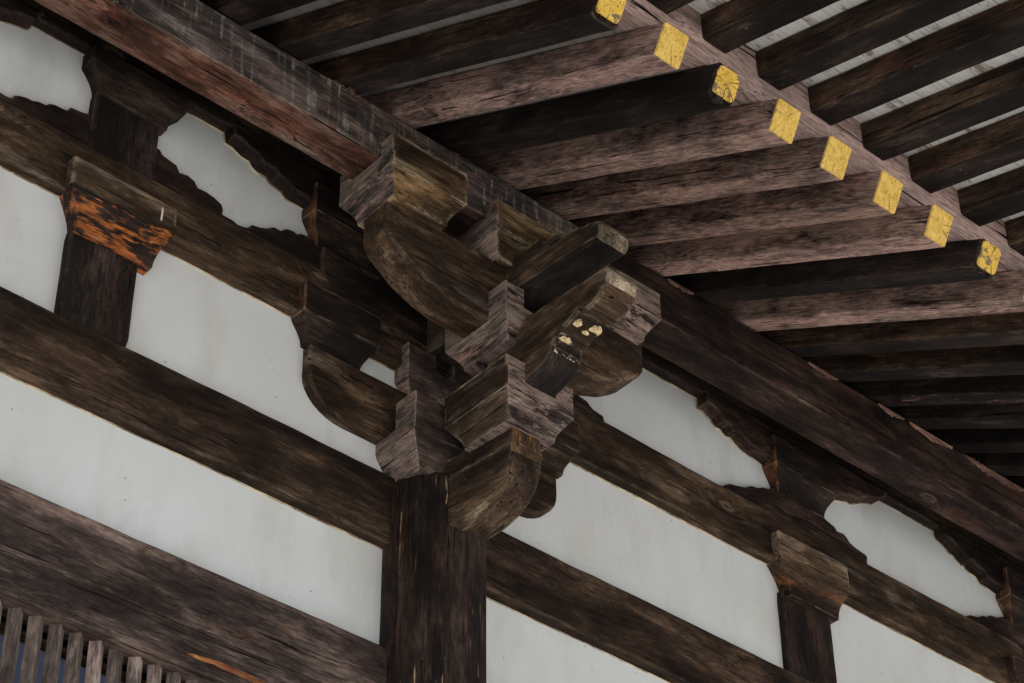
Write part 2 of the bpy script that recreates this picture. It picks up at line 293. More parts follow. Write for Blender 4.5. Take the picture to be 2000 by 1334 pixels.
def beam_vf(axis, l0, l1, a0, a1, b0, b1, amp=.004, fr=3.0, seed=0, r=.010, step=.06, ragged=0.0):
    """bar along axis; (a,b) the other two axes in cyclic order X:(y,z) Y:(x,z) Z:(x,y)"""
    rings = []
    st = stations(l0, l1, step)
    for i, s in enumerate(st):
        e = r * .8 if i in (0, len(st) - 1) else 0
        loop = rrect(a0 + e, a1 - e, b0 + e, b1 - e, r, ref=(a1 - a0, b1 - b0))
        ring = []
        for a, b in loop:
            ss = s
            if ragged and i in (0, len(st) - 1): ss += ragged * (noise.noise(Vector((a * 40, b * 40, seed)))) * (1 if i else -1)
            ring.append({'X': (ss, a, b), 'Y': (a, ss, b), 'Z': (a, b, ss)}[axis])
        rings.append(ring)
    return loft(rings, amp, fr, seed)
def resample(poly, step=.035):
    out = []
    n = len(poly)
    for i in range(n):
        p, q = poly[i], poly[(i + 1) % n]; L = math.dist(p, q); m = max(1, int(L / step + .5))
        for k in range(m): out.append((p[0] + (q[0] - p[0]) * k / m, p[1] + (q[1] - p[1]) * k / m))
    return out
def inset(poly, d):
    n = len(poly); out = []
    area = sum(poly[i][0] * poly[(i + 1) % n][1] - poly[(i + 1) % n][0] * poly[i][1] for i in range(n))
    sg = 1 if area > 0 else -1
    for i in range(n):
        p0, p, p1 = poly[i - 1], poly[i], poly[(i + 1) % n]
        t = Vector((p1[0] - p0[0], p1[1] - p0[1])); t.normalize()
        out.append((p[0] - sg * t.y * d * 1, p[1] + sg * t.x * d))
    return out
def prism_vf(poly, axis, t0, t1, bev=.008, amp=.003, fr=4, seed=0, step=.035, tstep=.05):
    """extrude outline along axis. axis Y: poly in (x,z); axis X: poly in (y,z); axis Z: (x,y)"""
    P = resample(poly, step); PI_ = inset(P, bev)
    L = t1 - t0; m = max(1, int(abs(L) / tstep))
    st = [(t0, PI_), (t0 + bev * (1 if L > 0 else -1), P)] + [(t0 + L * i / m, P) for i in range(1, m)] + [(t1 - bev * (1 if L > 0 else -1), P), (t1, PI_)]
    rings = [[{'Y': (a, t, b), 'X': (t, a, b), 'Z': (a, b, t)}[axis] for a, b in lp] for t, lp in st]
    return loft(rings, amp, fr, seed)
def join(*vfs):
    vs, fs = [], []
    for v, f in vfs:
        o = len(vs); vs += v; fs += [tuple(i + o for i in q) for q in f]
    return vs, fs
def mk(name, vf, mats, origin=None, parent=None, rule=None, smooth=False):
    vs, fs = vf
    if origin is None:
        xs = [v[0] for v in vs]; ys = [v[1] for v in vs]; zs = [v[2] for v in vs]
        origin = Vector(((min(xs) + max(xs)) / 2, (min(ys) + max(ys)) / 2, min(zs)))
    origin = Vector(origin)
    me = bpy.data.meshes.new(name); me.from_pydata([Vector(v) - origin for v in vs], [], fs)
    bm = bmesh.new(); bm.from_mesh(me)
    bmesh.ops.recalc_face_normals(bm, faces=bm.faces)
    big = [f for f in bm.faces if len(f.verts) > 4]
    if big: bmesh.ops.triangulate(bm, faces=big)
    bm.normal_update(); bm.to_mesh(me); bm.free()
    if not isinstance(mats, (list, tuple)): mats = [mats]
    for m in mats: me.materials.append(m)
    if rule:
        for p in me.polygons: p.material_index = rule(p.normal, p.center + origin)
    if smooth:
        for p in me.polygons: p.use_smooth = True
    o = bpy.data.objects.new(name, me); S.collection.objects.link(o)
    if parent:
        o.parent = parent; o.location = origin - parent.location
    else: o.location = origin
    return o
def tag(o, label=None, cat=None, group=None, kind=None):
    if label: o["label"] = label
    if cat: o["category"] = cat
    if group: o["group"] = group
    if kind: o["kind"] = kind
    elif cat: o["kind"] = "thing"
    return o
SEED = [1.0]
def sd_():
    SEED[0] += 3.37; return SEED[0]

# ------------------------------------------------------------------ ground
gB = NB("pale_gravel"); tcg = gB.n("ShaderNodeTexCoord")
gn = gB.noise(tcg.outputs['Object'], 30, 5, .7); gB.l(gB.mix(gn, (.50, .51, .51), (.64, .65, .65)), gB.b.inputs['Base Color']); gB.b.inputs['Roughness'].default_value = .9
gv = [(-400, -400, 0), (400, -400, 0), (400, 400, 0), (-400, 400, 0)]
me = bpy.data.meshes.new("ground"); me.from_pydata(gv, [], [(0, 1, 2, 3)]); me.materials.append(gB.m)
go = bpy.data.objects.new("ground", me); S.collection.objects.link(go); tag(go, kind="structure")

# ------------------------------------------------------------------ plaster wall and timbers of the wall
XL, XR = -3.9, 5.9
PLf = 0.0
def plaster_vf(x0, x1, z0, z1):
    # front face as a fine grid for a slightly uneven hand-trowelled surface
    vs, fs = [], []; nx = int((x1 - x0) / .12); nz = int((z1 - z0) / .12)
    for j in range(nz + 1):
        for i in range(nx + 1):
            x = x0 + (x1 - x0) * i / nx; z = z0 + (z1 - z0) * j / nz
            vs.append(Vector((x, PLf + .004 * noise.noise(Vector((x * 1.7, z * 1.7, 3))), z)))
    for j in range(nz):
        for i in range(nx):
            a = j * (nx + 1) + i; fs.append((a, a + 1, a + nx + 2, a + nx + 1))
    b = len(vs); D = .2
    vs += [Vector((x0, D, z0)), Vector((x1, D, z0)), Vector((x1, D, z1)), Vector((x0, D, z1))]
    fs.append((b, b + 3, b + 2, b + 1))
    c0, c1, c2, c3 = 0, nx, (nz + 1) * (nx + 1) - 1, nz * (nx + 1)
    fs += [tuple(list(range(0, nx + 1))[::-1] + [b, b + 1]), tuple([i for i in range(c3, c2 + 1)] + [b + 2, b + 3])]
    fs += [tuple([j * (nx + 1) for j in range(nz + 1)] + [b + 3, b]), tuple([j * (nx + 1) + nx for j in range(nz, -1, -1)] + [b + 1, b + 2])]
    return vs, fs
wall = mk("plaster_wall", plaster_vf(XL, XR, 5.95, 8.75), PL, smooth=True)
tag(wall, "whitewashed plaster wall filling the bays between the dark timbers", "wall")

sB = NB("tan_plaster_seam"); sB.b.inputs['Base Color'].default_value = (.42, .30, .16, 1); sB.b.inputs['Roughness'].default_value = .9
tcs = sB.n("ShaderNodeTexCoord"); sB.l(sB.mix(sB.ramp(sB.noise(sB.mapping(tcs.outputs['Object'], (5, 9, 9)), 1, 5, .7), [(.4, 0.0), (.6, 1.0)]), (.16, .10, .055), (.62, .50, .32)), sB.b.inputs['Base Color'])
def seam(parent, z, x0, x1, h=.0055):
    mk("plaster_seam", beam_vf('X', x0, x1, -.005, .02, z - h, z, amp=.0022, fr=7, seed=sd_(), r=.002, step=.03), sB.m, parent=parent)
def xbeam(name, z0, z1, yf, yb, mat, label, cat, x0=XL, x1=XR, amp=.006, rule=None, r=.012, **k):
    o = mk(name, beam_vf('X', x0, x1, yf, yb, z0, z1, amp=amp, fr=1.6, seed=sd_(), r=r), mat, rule=rule)
    if yf > -.2 and z0 < 8.7 and x1 == XR: seam(o, z0, x0, x1)
    return tag(o, label, cat, **k)
xbeam("tie_beam", 6.81, 7.15, -.055, .08, WX, "long horizontal beam crossing the wall behind the column head, below the short posts", "beam")
xbeam("tie_beam", 7.765, 8.065, -.050, .08, WXb, "long brown horizontal beam resting on the capped short posts, under the carved cloud boards", "beam")
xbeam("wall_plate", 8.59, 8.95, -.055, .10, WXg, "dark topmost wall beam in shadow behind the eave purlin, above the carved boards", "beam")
# lintel over the lattice window (left of the column): two stepped faces
A = mk("window_lintel", join(beam_vf('X', XL, -.20, -.060, .08, 6.03, 6.31, amp=.006, fr=1.6, seed=sd_(), r=.012),
                              beam_vf('X', XL, -.20, -.056, .08, 5.865, 6.030, amp=.002, fr=1.6, seed=sd_(), r=.006)), [WXlow, WXlow])
tag(A, "thick purplish brown lintel beam above the barred window, left of the column", "beam")
A2 = mk("window_lintel", beam_vf('X', .12, XR, -.060, .08, 5.90, 6.31, amp=.006, fr=1.6, seed=sd_(), r=.012), WXlow)
tag(A2, "lintel beam low on the wall right of the column", "beam")
# column
def column_vf(cx, cy, R, z0, z1):
    rings = []; m = 60; zs = []
    z = z0
    while z < z1 - .04: zs.append(z); z += .09
    zs += [z1 - .02, z1]
    for z in zs:
        rr = R * (1 - .0 * z) if z < z1 - .25 else R * (1 - .05 * ((z - (z1 - .25)) / .25) ** 2)
        if z == z1: rr -= .012
        ring = []
        for k in range(m):
            a = 2 * math.pi * k / m
            d = .003 * noise.noise(Vector((math.cos(a) * 6, math.sin(a) * 6, z * .5)))
            # two long drying splits
            for a0, za, zb, dep in ((-2.0, 6.2, 7.0, .014), (-1.66, 5.9, 6.85, .012), (-1.05, 5.2, 6.95, .012)):
                if za < z < zb: d -= dep * math.exp(-((a - 2 * math.pi - a0) / .035) ** 2)
            ring.append((cx + math.cos(a) * (rr + d), cy + math.sin(a) * (rr + d), z))
        rings.append(ring)
    return loft(rings, .0015, 3, 5)
CX, CY = -.035, -.05
col = mk("column", column_vf(CX, CY, .228, 0.0, 7.13), WZ, origin=(CX, CY, 0), smooth=True)
tag(col, "stout round dark wooden column in the middle, carrying the main bracket cluster", "column")
col2 = mk("column", column_vf(4.75, CY, .228, 0.0, 7.13), WZ, origin=(4.75, CY, 0), smooth=True)
tag(col2, "far right column at the next bay, just past the edge of the view", "column")
# short posts with their caps between the beams
def group_thing(name, loc, label, cat, grp=None):
    o = bpy.data.objects.new(name, None); S.collection.objects.link(o); o.location = loc; return tag(o, label, cat, grp)
def cap_vf(x0, x1, yf, yb, zt, zf, zb, inx, seed, iny=.035):
    """boat-shaped bearing block: straight sides to zf, then a concave taper down to zb"""
    rings = []
    H = [(zt, 0), (zt - .01, 0), ((zt + zf) / 2, 0), (zf + .004, 0), (zf - .006, .004)]
    n = 6
    for i in range(1, n + 1):
        t = i / n; H.append((zf - (zf - zb) * t, 1 - (1 - t) ** 2 if False else (math.sin(t * math.pi / 2)) ** 1.1))
    for j, (z, s) in enumerate(H):
        e = .006 if j == 0 else 0
        rings.append([(a, b, z) for a, b in rrect(x0 + inx * s + e, x1 - inx * s - e, yf + iny * s + e, yb, .008, ref=(x1 - x0, yb - yf))])
    return loft(rings, .0035, 5, seed)
def post(x, w_, z0, z1, label, mat=WZd):
    t = group_thing("short_post", (x, 0, z0), label, "post")
    o = mk("post", beam_vf('Z', z0, z1, x - w_ / 2, x + w_ / 2, -.045, .06, amp=.003, fr=2, seed=sd_(), r=.010), mat, parent=t)
    return t
P1 = post(-1.735, .318, 7.14, 7.62, "short dark wall post with an orange flaking boat-shaped cap, left of the column")
P2 = post(2.36, .345, 7.14, 7.62, "short dark wall post with a tan boat-shaped cap, right of the column")
P3 = post(-1.715, .325, 8.06, 8.42, "very short dark upper post with a dark cap between the cloud boards, top left")
c1 = mk("post_cap", cap_vf(-1.955, -1.455, -.098, .06, 7.925, 7.785, 7.585, .07, sd_(), iny=.025), [WXtan, WXor], rule=lambda n, c: 1 if c.z < 7.77 else 0, parent=P1)
tag(c1, "boat-shaped cap with flaking orange paint on the short post at far left")
c2 = mk("post_cap", cap_vf(2.135, 2.650, -.098, .06, 7.925, 7.765, 7.585, .085, sd_(), iny=.025), [WXtan, WXor2], rule=lambda n, c: 1 if c.z < 7.75 else 0, parent=P2)
tag(c2, "tan boat-shaped cap on the short post at the right")
c3 = mk("post_cap", cap_vf(-1.94, -1.455, -.092, .06, 8.585, 8.505, 8.37, .070, sd_()), [WXg, WXg], parent=P3)
tag(c3, "dark cap with a small orange paint fleck on the upper post, top left under the purlin")
BK = group_thing("bracket_set", (-.02, -.05, 7.11), "big interlocking wooden bracket cluster with two projecting noses, standing on the middle column", "bracket set")
BK2 = group_thing("bracket_set", (4.75, -.05, 7.11), "bracket cluster of the next column, only its edge blocks cut by the right edge", "bracket set")
BR = group_thing("upper_bracket", (2.41, -.03, 8.22), "small dark carved bracket on the wall above the right-hand short post", "bracket")
bpy.context.view_layer.update()
# carved cloud boards -----------------------------------------------------------------
def tr(pts, ox, oy, s, y):
    return [(lambda v: (v.x, v.z))(W(ox + a / s, oy + b / s, 1, y)) for a, b in pts]
def carved(name, poly, yf, yb, mat, label, bev=.006, cat="carving", par=None):
    o = mk(name, prism_vf(poly, 'Y', yf, yb, bev=bev, amp=.0015, fr=6, seed=sd_(), step=.02), mat, parent=par)
    if yf < -.05:      # hanging arms: a tan seam where the plaster meets them
        q = inset(resample(poly, .02), -.0065); q = [(a_, min(b_, 8.585)) for a_, b_ in q]
        sm = mk("plaster_seam", prism_vf(q, 'Y', -.005, .02, bev=.001, amp=.001, fr=9, seed=sd_(), step=.05), sB.m); sm.parent = o; sm.matrix_parent_inverse.identity()
        sm.location = sm.location - (o.location if par is None else (o.location + par.location))
    return tag(o, label, None if par else cat)
yb_ = -.032
pL = tr([(0, 890), (60, 930), (120, 950), (150, 925), (200, 930), (260, 945), (320, 975), (380, 985), (460, 1020), (490, 1005), (540, 1015), (600, 1045), (660, 1075), (700, 1045), (740, 1060), (800, 1085), (880, 1110)], 0, 0, 5, yb_)
pL2 = tr([(895, 830), (910, 860), (950, 890), (990, 920), (1005, 960), (1050, 975), (1090, 1010), (1105, 1045), (1150, 1065), (1200, 1100), (1240, 1140), (1248, 1165), (1245, 1195), (1300, 1225), (1330, 1250), (1390, 1270)], 0, 0, 2.857, yb_)
p = [(-2.45, 8.05)] + [(-2.42, 8.09), (-2.36, 8.10)] + pL + pL2 + [(-1.02, 8.05)]
carved("cloud_board", p, yb_, .03, WXdred, "scalloped low cloud board flanking the upper post at the top left")
pc1 = tr([(660, 975), (680, 965), (720, 940), (800, 965), (870, 975), (930, 965), (1000, 1000), (1060, 980), (1120, 1000), (1150, 1030), (1200, 1025), (1265, 1050)], 350, 250, 5, yb_)
pc2 = tr([(745, 715), (770, 770), (830, 810), (880, 880), (970, 940), (985, 990)], 960, 600, 4.447, yb_)
p = [(pc1[0][0] - .02, 8.05)] + pc1 + [(-.60, 8.30), (-.2, 8.32), (.3, 8.34), (.72, 8.30), (.85, 8.24)] + pc2 + [(pc2[-1][0] + .02, 8.05)]
carved("cloud_board", p, yb_, .03, WXg, "scalloped low cloud board behind the main bracket cluster over the column")
pr1 = tr([(640, 690), (660, 670), (710, 655), (760, 670), (830, 685), (880, 672), (930, 690), (970, 683), (1010, 698)], 1250, 780, 4, yb_)
pr2 = tr([(1410, 850), (1420, 900), (1460, 940), (1520, 990), (1540, 1025), (1590, 1045), (1620, 1080), (1640, 1115), (1700, 1165), (1760, 1205), (1780, 1230), (1780, 1290)], 1250, 780, 4, yb_)
p = [(pr1[0][0] - .02, 8.05)] + pr1 + [(2.28, 8.30), (2.5, 8.30)] + pr2 + [(pr2[-1][0] + .03, 8.05)]
carved("cloud_board", p, yb_, .03, WXdred, "scalloped brown cloud board on the long beam above the tan post cap")
pn1 = tr([(1090, 1232), (1100, 1225), (1180, 1205), (1240, 1220), (1300, 1235), (1370, 1210), (1430, 1235), (1490, 1205), (1560, 1235), (1600, 1240)], 1750, 1050, 8, yb_)
p = [(pn1[0][0] - .02, 8.05)] + pn1 + [(4.2, 8.30), (4.75, 8.32), (5.4, 8.28), (5.8, 8.05)]
carved("cloud_board", p, yb_, .03, WXdred, "small scalloped cloud board at the far right edge under the last plaster opening")
# carved arms hanging under the wall plate
hc = tr([(310, 0), (440, 70), (445, 150), (510, 190), (600, 280), (680, 330), (710, 390), (760, 440), (840, 480), (880, 540), (950, 590), (1000, 630), (1030, 690), (1160, 765)], 350, 250, 5, 0.0)
hc = hc[1:]
p = [(hc[0][0], 8.60)] + hc + [(-.5, 8.36), (.5, 8.36)] + [(-a, b) for a, b in reversed(hc)] + [(-hc[0][0], 8.60)]
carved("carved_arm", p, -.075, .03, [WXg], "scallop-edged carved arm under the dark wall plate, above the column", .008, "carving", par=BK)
hr = tr([(440, 0), (445, 70), (490, 95), (550, 160), (580, 215), (620, 235), (660, 290), (700, 300), (740, 350), (800, 410), (850, 440), (900, 475)], 1250, 780, 4, 0.0)
hr2 = tr([(1510, 785), (1560, 795), (1600, 800), (1630, 820), (1680, 815), (1720, 805), (1780, 815), (1800, 825), (1850, 795)], 1250, 780, 4, 0.0)
p = [(hr[0][0], 8.60)] + hr + [(2.3, 8.36), (2.6, 8.40)] + hr2 + [(hr2[-1][0] + .01, 8.60)]
carved("carved_arm", p, -.075, .03, [WXdred, WXor2], "scallop-edged carved arm under the wall plate over the right-hand post", .008, "carving", par=BR)
hn = tr([(600, 0), (620, 40), (720, 120), (830, 250), (880, 280), (930, 350), (1000, 430), (1050, 435), (1090, 500), (1150, 560), (1230, 610), (1290, 710), (1400, 780)], 1750, 1050, 8, 0.0)
p = [(hn[0][0], 8.60)] + hn + [(4.2, 8.36), (5.6, 8.36), (5.6, 8.60)]
carved("carved_arm", p, -.075, .03, [WXg], "scallop-edged carved arm at the far right edge beside the last plaster opening", .008, "carving", par=BK2)
hl = tr([(0, 210), (60, 225), (130, 245), (200, 270), (245, 285), (270, 280), (320, 215)], 0, 0, 5, 0.0)
p = [(-3.3, 8.60), (-3.3, 8.42), (-2.7, 8.44)] + hl + [(hl[-1][0] + .005, 8.60)]
carved("carved_arm", p, -.075, .03, [WXdred], "rounded end of a plain arm under the wall plate at the top left corner", .008, "carving")

# ------------------------------------------------------------------ bearing blocks
def block_vf(cx, cy, wx, wy, zb, zf, zt, zn, seed, ix=.06, iy=.06, notch='xy', tw=.165, back=None):
    x0, x1, y0, y1 = cx - wx / 2, cx + wx / 2, cy - wy / 2, cy + wy / 2
    if back is not None: y1 = back
    rings = []
    H = [(zf + .02, .12), (zf - .003, .06)]
    for i in range(1, 8):
        t = i / 7; H.append((zf - (zf - zb) * t, math.sin(t * math.pi / 2) ** 1.15))
    for z, s in H: rings.append([(a, b, z) for a, b in rrect(x0 + ix * s, x1 - ix * s, y0 + iy * s, y1 - (iy * s if back is None else 0), .007, ref=(wx, wy))])
    parts = [loft(rings, .0025, 6, seed)]
    h = tw / 2; c0, c1 = zf - .002, zt
    def U(a0, a1, m): return [(a0, c0), (a1, c0), (a1, c1), (m + h, c1), (m + h, zn), (m - h, zn), (m - h, c1), (a0, c1)]
    if notch == 'y': parts.append(prism_vf(U(x0, x1, cx), 'Y', y0, y1, bev=.005, amp=.0025, fr=6, seed=seed, step=.04))
    elif notch == 'x' and y1 - (cy + h) > .03: parts.append(prism_vf(U(y0, y1, cy), 'X', x0, x1, bev=.005, amp=.0025, fr=6, seed=seed, step=.04))
    elif notch == 'x': parts.append(prism_vf([(y0, c0), (y1, c0), (y1, zn), (cy - h, zn), (cy - h, c1), (y0, c1)], 'X', x0, x1, bev=.005, amp=.0025, fr=6, seed=seed, step=.04))
    else:
        parts.append(prism_vf(U(x0, x1, cx), 'Y', y0, cy - h, bev=.005, amp=.0025, fr=6, seed=seed, step=.04))
        if y1 - (cy + h) > .02: parts.append(prism_vf(U(x0, x1, cx), 'Y', cy + h, y1, bev=.005, amp=.0025, fr=6, seed=seed, step=.04))
        parts.append(prism_vf([(x0 + .003, c0), (x1 - .003, c0), (x1 - .003, zn), (x0 + .003, zn)], 'Y', cy - h - .003, min(cy + h, y1) + .003, bev=.003, amp=.001, fr=6, seed=seed, step=.04))
    return join(*parts)
def block(label, *a, mats=None, rule=None, par=None, **k):
    o = mk("bearing_block", block_vf(*a, sd_(), **k), mats or WXpatch, rule=rule, parent=par or BK); return tag(o, label)
side = lambda n, c: 1 if n.x < -.35 else 0
block("largest bearing block with pinkish streaks sitting on the column head", -.035, -.05, .56, .44, 7.11, 7.262, 7.455, 7.32, mats=[WXlow, WYpatch], rule=side, ix=.075, iy=.06)
block("front bearing block with pink flaking face on the lowest projecting arm", 0, -.505, .375, .405, 7.178, 7.292, 7.452, 7.352, mats=[WXpatch, WY], rule=side, notch='y')
block("middle bearing block with a dark knot, second from bottom in the projecting stack", 0, -.505, .375, .405, 7.592, 7.70, 7.856, 7.755, mats=[WXpatch, WYpatch], rule=side)
block("big golden worn bearing block on the left end of the outer arm under the purlin", -.60, -.51, .415, .37, 8.055, 8.172, 8.342, 8.262, mats=[WXgold, WYpatch], rule=side, notch='x', tw=.20)
block("bearing block under the purlin in the centre, behind the upper nose", -.02, -.51, .415, .37, 8.04, 8.155, 8.305, 8.262, mats=[WXgold, WYpatch], rule=side, notch='x', tw=.20)
block("pink-painted bearing block on the right end of the outer arm under the purlin", .58, -.51, .38, .37, 8.04, 8.155, 8.305, 8.262, mats=[WXpatch, WYpatch], rule=side, notch='x', tw=.20)
block("dark plain bearing block on the left end of the lower wall arm", -.585, 0, .415, .20, 7.63, 7.755, 7.915, 7.80, mats=[WXg, WXor2], rule=lambda n, c: 1 if n.x < -.5 and c.z > 7.75 else 0, notch='x', tw=.08, back=.03)
block("small notched bearing block on the wall arm just above the column head", -.015, 0, .42, .20, 7.60, 7.70, 7.87, 7.78, mats=[WXlow, WYpatch], rule=side, notch='xy', tw=.1, back=.03)
block("brown bearing block on the right end of the lower wall arm, behind the projecting arms", .60, 0, .40, .20, 7.63, 7.755, 7.915, 7.80, mats=[WXb, WXb], notch='x', tw=.08, back=.03)
block("upper dark bearing block with an ochre side, on the wall left of the top purlin block", -.57, 0, .40, .20, 8.20, 8.34, 8.50, 8.40, mats=[WXg, WXor2], rule=side, notch='x', tw=.08, back=.03)
block("upper dark bearing block on the wall right of the bracket cluster", .57, 0, .40, .20, 8.20, 8.34, 8.50, 8.40, mats=[WXg, WXor2], rule=side, notch='x', tw=.08, back=.03)
block("upper dark bearing block between carved arms over the right-hand post", 2.41, 0, .47, .20, 8.22, 8.36, 8.53, 8.43, mats=[WXg, WXor2], rule=side, notch='x', tw=.08, back=.03, par=BR)
block("reddish upper bearing block cut by the right edge of the view", 4.25, 0, .42, .20, 8.20, 8.34, 8.52, 8.42, mats=[WXg, WXor2], rule=side, notch='x', tw=.08, back=.03, par=BK2)
block("lower bearing block at the far right edge under the long brown beam", 4.17, 0, .415, .20, 7.63, 7.755, 7.915, 7.80, mats=[WXdred, WXdred], notch='x', tw=.08, back=.03, par=BK2)

# ------------------------------------------------------------------ bracket arms
def arm_poly(x0, x1, z0, z1, rb=.16, kx=.22):
    """wall/outer arm outline in (x,z): square top, rounded lower corners"""
    pts = [(x0, z1), (x0, z0 + (z1 - z0) * .55)]
    for i in range(1, 8):
        t = i / 8 * math.pi / 2; pts.append((x0 + kx * (1 - math.cos(t)), z0 + (z1 - z0) * .55 * (1 - math.sin(t))))
    pts.append((x0 + kx, z0)); pts.append((x1 - kx, z0))
    for i in range(7, 0, -1):
        t = i / 8 * math.pi / 2; pts.append((x1 - kx * (1 - math.cos(t)), z0 + (z1 - z0) * .55 * (1 - math.sin(t))))
    pts += [(x1, z0 + (z1 - z0) * .55), (x1, z1)]
    return pts
a = mk("bracket_arm", prism_vf(arm_poly(-.715, .69, 7.315, 7.625), 'Y', -.055, .03, bev=.008, seed=sd_()), WXb, parent=BK); tag(a, "lower wall arm with rounded ends, half sunk in the plaster through the column-head block")
a = mk("bracket_arm", prism_vf(arm_poly(-.68, .68, 7.94, 8.20), 'Y', -.052, .03, bev=.008, seed=sd_()), WXg, parent=BK); tag(a, "upper dark wall arm over the long beam, behind the bracket cluster")
a = mk("bracket_arm", prism_vf(arm_poly(4.03, 5.45, 7.315, 7.625), 'Y', -.055, .03, bev=.008, seed=sd_()), WXg, parent=BK2); tag(a, "wall arm of the next bracket, at the far right edge")
oa = [(-.742, 8.062), (-.740, 7.91), (-.715, 7.865), (-.665, 7.825), (-.59, 7.775), (-.50, 7.735), (-.38, 7.705), (-.25, 7.70)]
op_ = oa + [(-a_, b_) for a_, b_ in reversed(oa)]
a = mk("outer_arm", prism_vf(op_, 'Y', -.592, -.42, bev=.009, seed=sd_(), amp=.004), WXb, parent=BK)
tag(a, "long outer arm with rounded ends parallel to the wall, carrying three blocks under the purlin")
T = .083
def nose(label, poly, mats, rule, bev=.01, amp=.004, top=None):
    vf = prism_vf(poly, 'X', -T, T, bev=bev, seed=sd_(), amp=amp, step=.03, tstep=.035)
    if top: vf = join(vf, prism_vf(top, 'X', -T + .007, T - .007, bev=.006, seed=sd_(), amp=.002, step=.03, tstep=.035))
    if top: vf = ([Vector((v[0] * (1 + .5 * max(0, min(1, (v[1] + .6) / .43))), v[1], v[2])) if v[0] < 0 else v for v in vf[0]], vf[1])
    o = mk("projecting_arm", vf, mats, rule=rule, parent=BK); return tag(o, label)
n1 = [(-.05, 7.20), (-.30, 7.20), (-.60, 7.205), (-.622, 7.16), (-.622, 7.09), (-.612, 7.02), (-.585, 6.955), (-.54, 6.905), (-.47, 6.87), (-.38, 6.852), (-.22, 6.852), (-.05, 6.852)]
n1b = [(-.05, 7.105), (-.622, 7.105), (-.622, 7.09)] + n1[5:]
n1a = [(-.05, 7.206), (-.602, 7.206), (-.618, 7.17), (-.618, 7.10), (-.05, 7.10)]
nose("lowest projecting arm with a rounded, insect-bored end, let into the column head", n1b, [WYgold, WYgoldh, OREND], lambda n, c: (2 if c.z > 7.05 else 1) if (n.y < -.35 and c.y < -.45) or (n.z < -.2 and c.y < -.50) else 0, top=n1a)
n2 = [(.03, 7.56), (-.45, 7.57), (-.52, 7.69), (-.62, 7.703), (-.81, 7.695), (-1.0, 7.685), (-1.19, 7.665), (-1.215, 7.645), (-1.222, 7.62), (-1.205, 7.575), (-1.15, 7.53), (-1.10, 7.515), (-1.05, 7.52), (-1.035, 7.54), (-1.0, 7.525), (-.92, 7.495), (-.885, 7.49), (-.88, 7.44), (-.85, 7.40), (-.80, 7.375), (-.70, 7.355), (-.5, 7.30), (-.2, 7.285), (.03, 7.285)]
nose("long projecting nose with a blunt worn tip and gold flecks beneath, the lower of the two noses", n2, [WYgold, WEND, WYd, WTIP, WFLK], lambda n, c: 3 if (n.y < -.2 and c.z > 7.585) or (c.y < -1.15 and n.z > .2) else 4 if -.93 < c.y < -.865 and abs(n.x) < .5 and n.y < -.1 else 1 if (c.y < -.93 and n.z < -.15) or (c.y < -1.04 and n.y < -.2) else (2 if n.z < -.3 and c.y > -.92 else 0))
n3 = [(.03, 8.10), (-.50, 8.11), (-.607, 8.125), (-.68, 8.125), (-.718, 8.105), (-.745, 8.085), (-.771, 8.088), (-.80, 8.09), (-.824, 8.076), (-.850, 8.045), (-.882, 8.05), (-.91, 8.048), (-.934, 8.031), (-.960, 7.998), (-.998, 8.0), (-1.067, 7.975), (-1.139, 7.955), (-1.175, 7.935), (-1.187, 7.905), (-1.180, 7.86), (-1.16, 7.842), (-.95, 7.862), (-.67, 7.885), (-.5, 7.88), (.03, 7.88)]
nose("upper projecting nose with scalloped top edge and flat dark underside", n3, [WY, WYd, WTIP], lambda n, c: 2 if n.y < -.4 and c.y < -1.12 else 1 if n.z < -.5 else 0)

# gold-leaf flecks left under the lower nose
gb = NB("old_gold_leaf"); tg = gb.n("ShaderNodeTexCoord"); gb.b.inputs['Roughness'].default_value = .6
gb.l(gb.mix(gb.ramp(gb.noise(tg.outputs['Object'], 90, 4, .7), [(.4, 0.0), (.58, 1.0)]), (.34, .20, .07), (.80, .66, .38)), gb.b.inputs['Base Color'])
NOSE2 = [o for o in BK.children if o.name.startswith("projecting_arm")][1]
def fz_(y): return 7.49 + (-.885 - y) / .15 * .045 if y < -.885 else 7.44 + (-.85 - y) / .035 * .05
for px, py, r0, sq in ((1128, 632, .020, 1.0), (1163, 647, .026, 1.1), (1143, 650, .012, 1.4), (1104, 664, .017, 1.7), (1122, 686, .014, 1.8)):
    z = 7.505
    for _ in range(5): v_ = W(px, py, 2, z); z = max(7.46, min(7.54, fz_(v_.y)))
    v_.x = max(-.07, min(.07, v_.x))
    out = [(v_.x + r0 * sq * math.cos(a_) * (1 + .55 * noise.noise(Vector((math.cos(a_) * 2.2, math.sin(a_) * 2.2, px)))), v_.y + r0 * math.sin(a_) * (1 + .55 * noise.noise(Vector((math.cos(a_) * 2.2, math.sin(a_) * 2.2, py))))) for a_ in [k * math.pi / 9 for k in range(18)]]
    f = mk("gold_fleck", prism_vf(out, 'Z', z - .004, z + .02, bev=.001, amp=.0012, fr=40, seed=px, step=.006, tstep=.01), gb.m)
    f.parent = NOSE2; f.location = f.location - (NOSE2.location + BK.location)
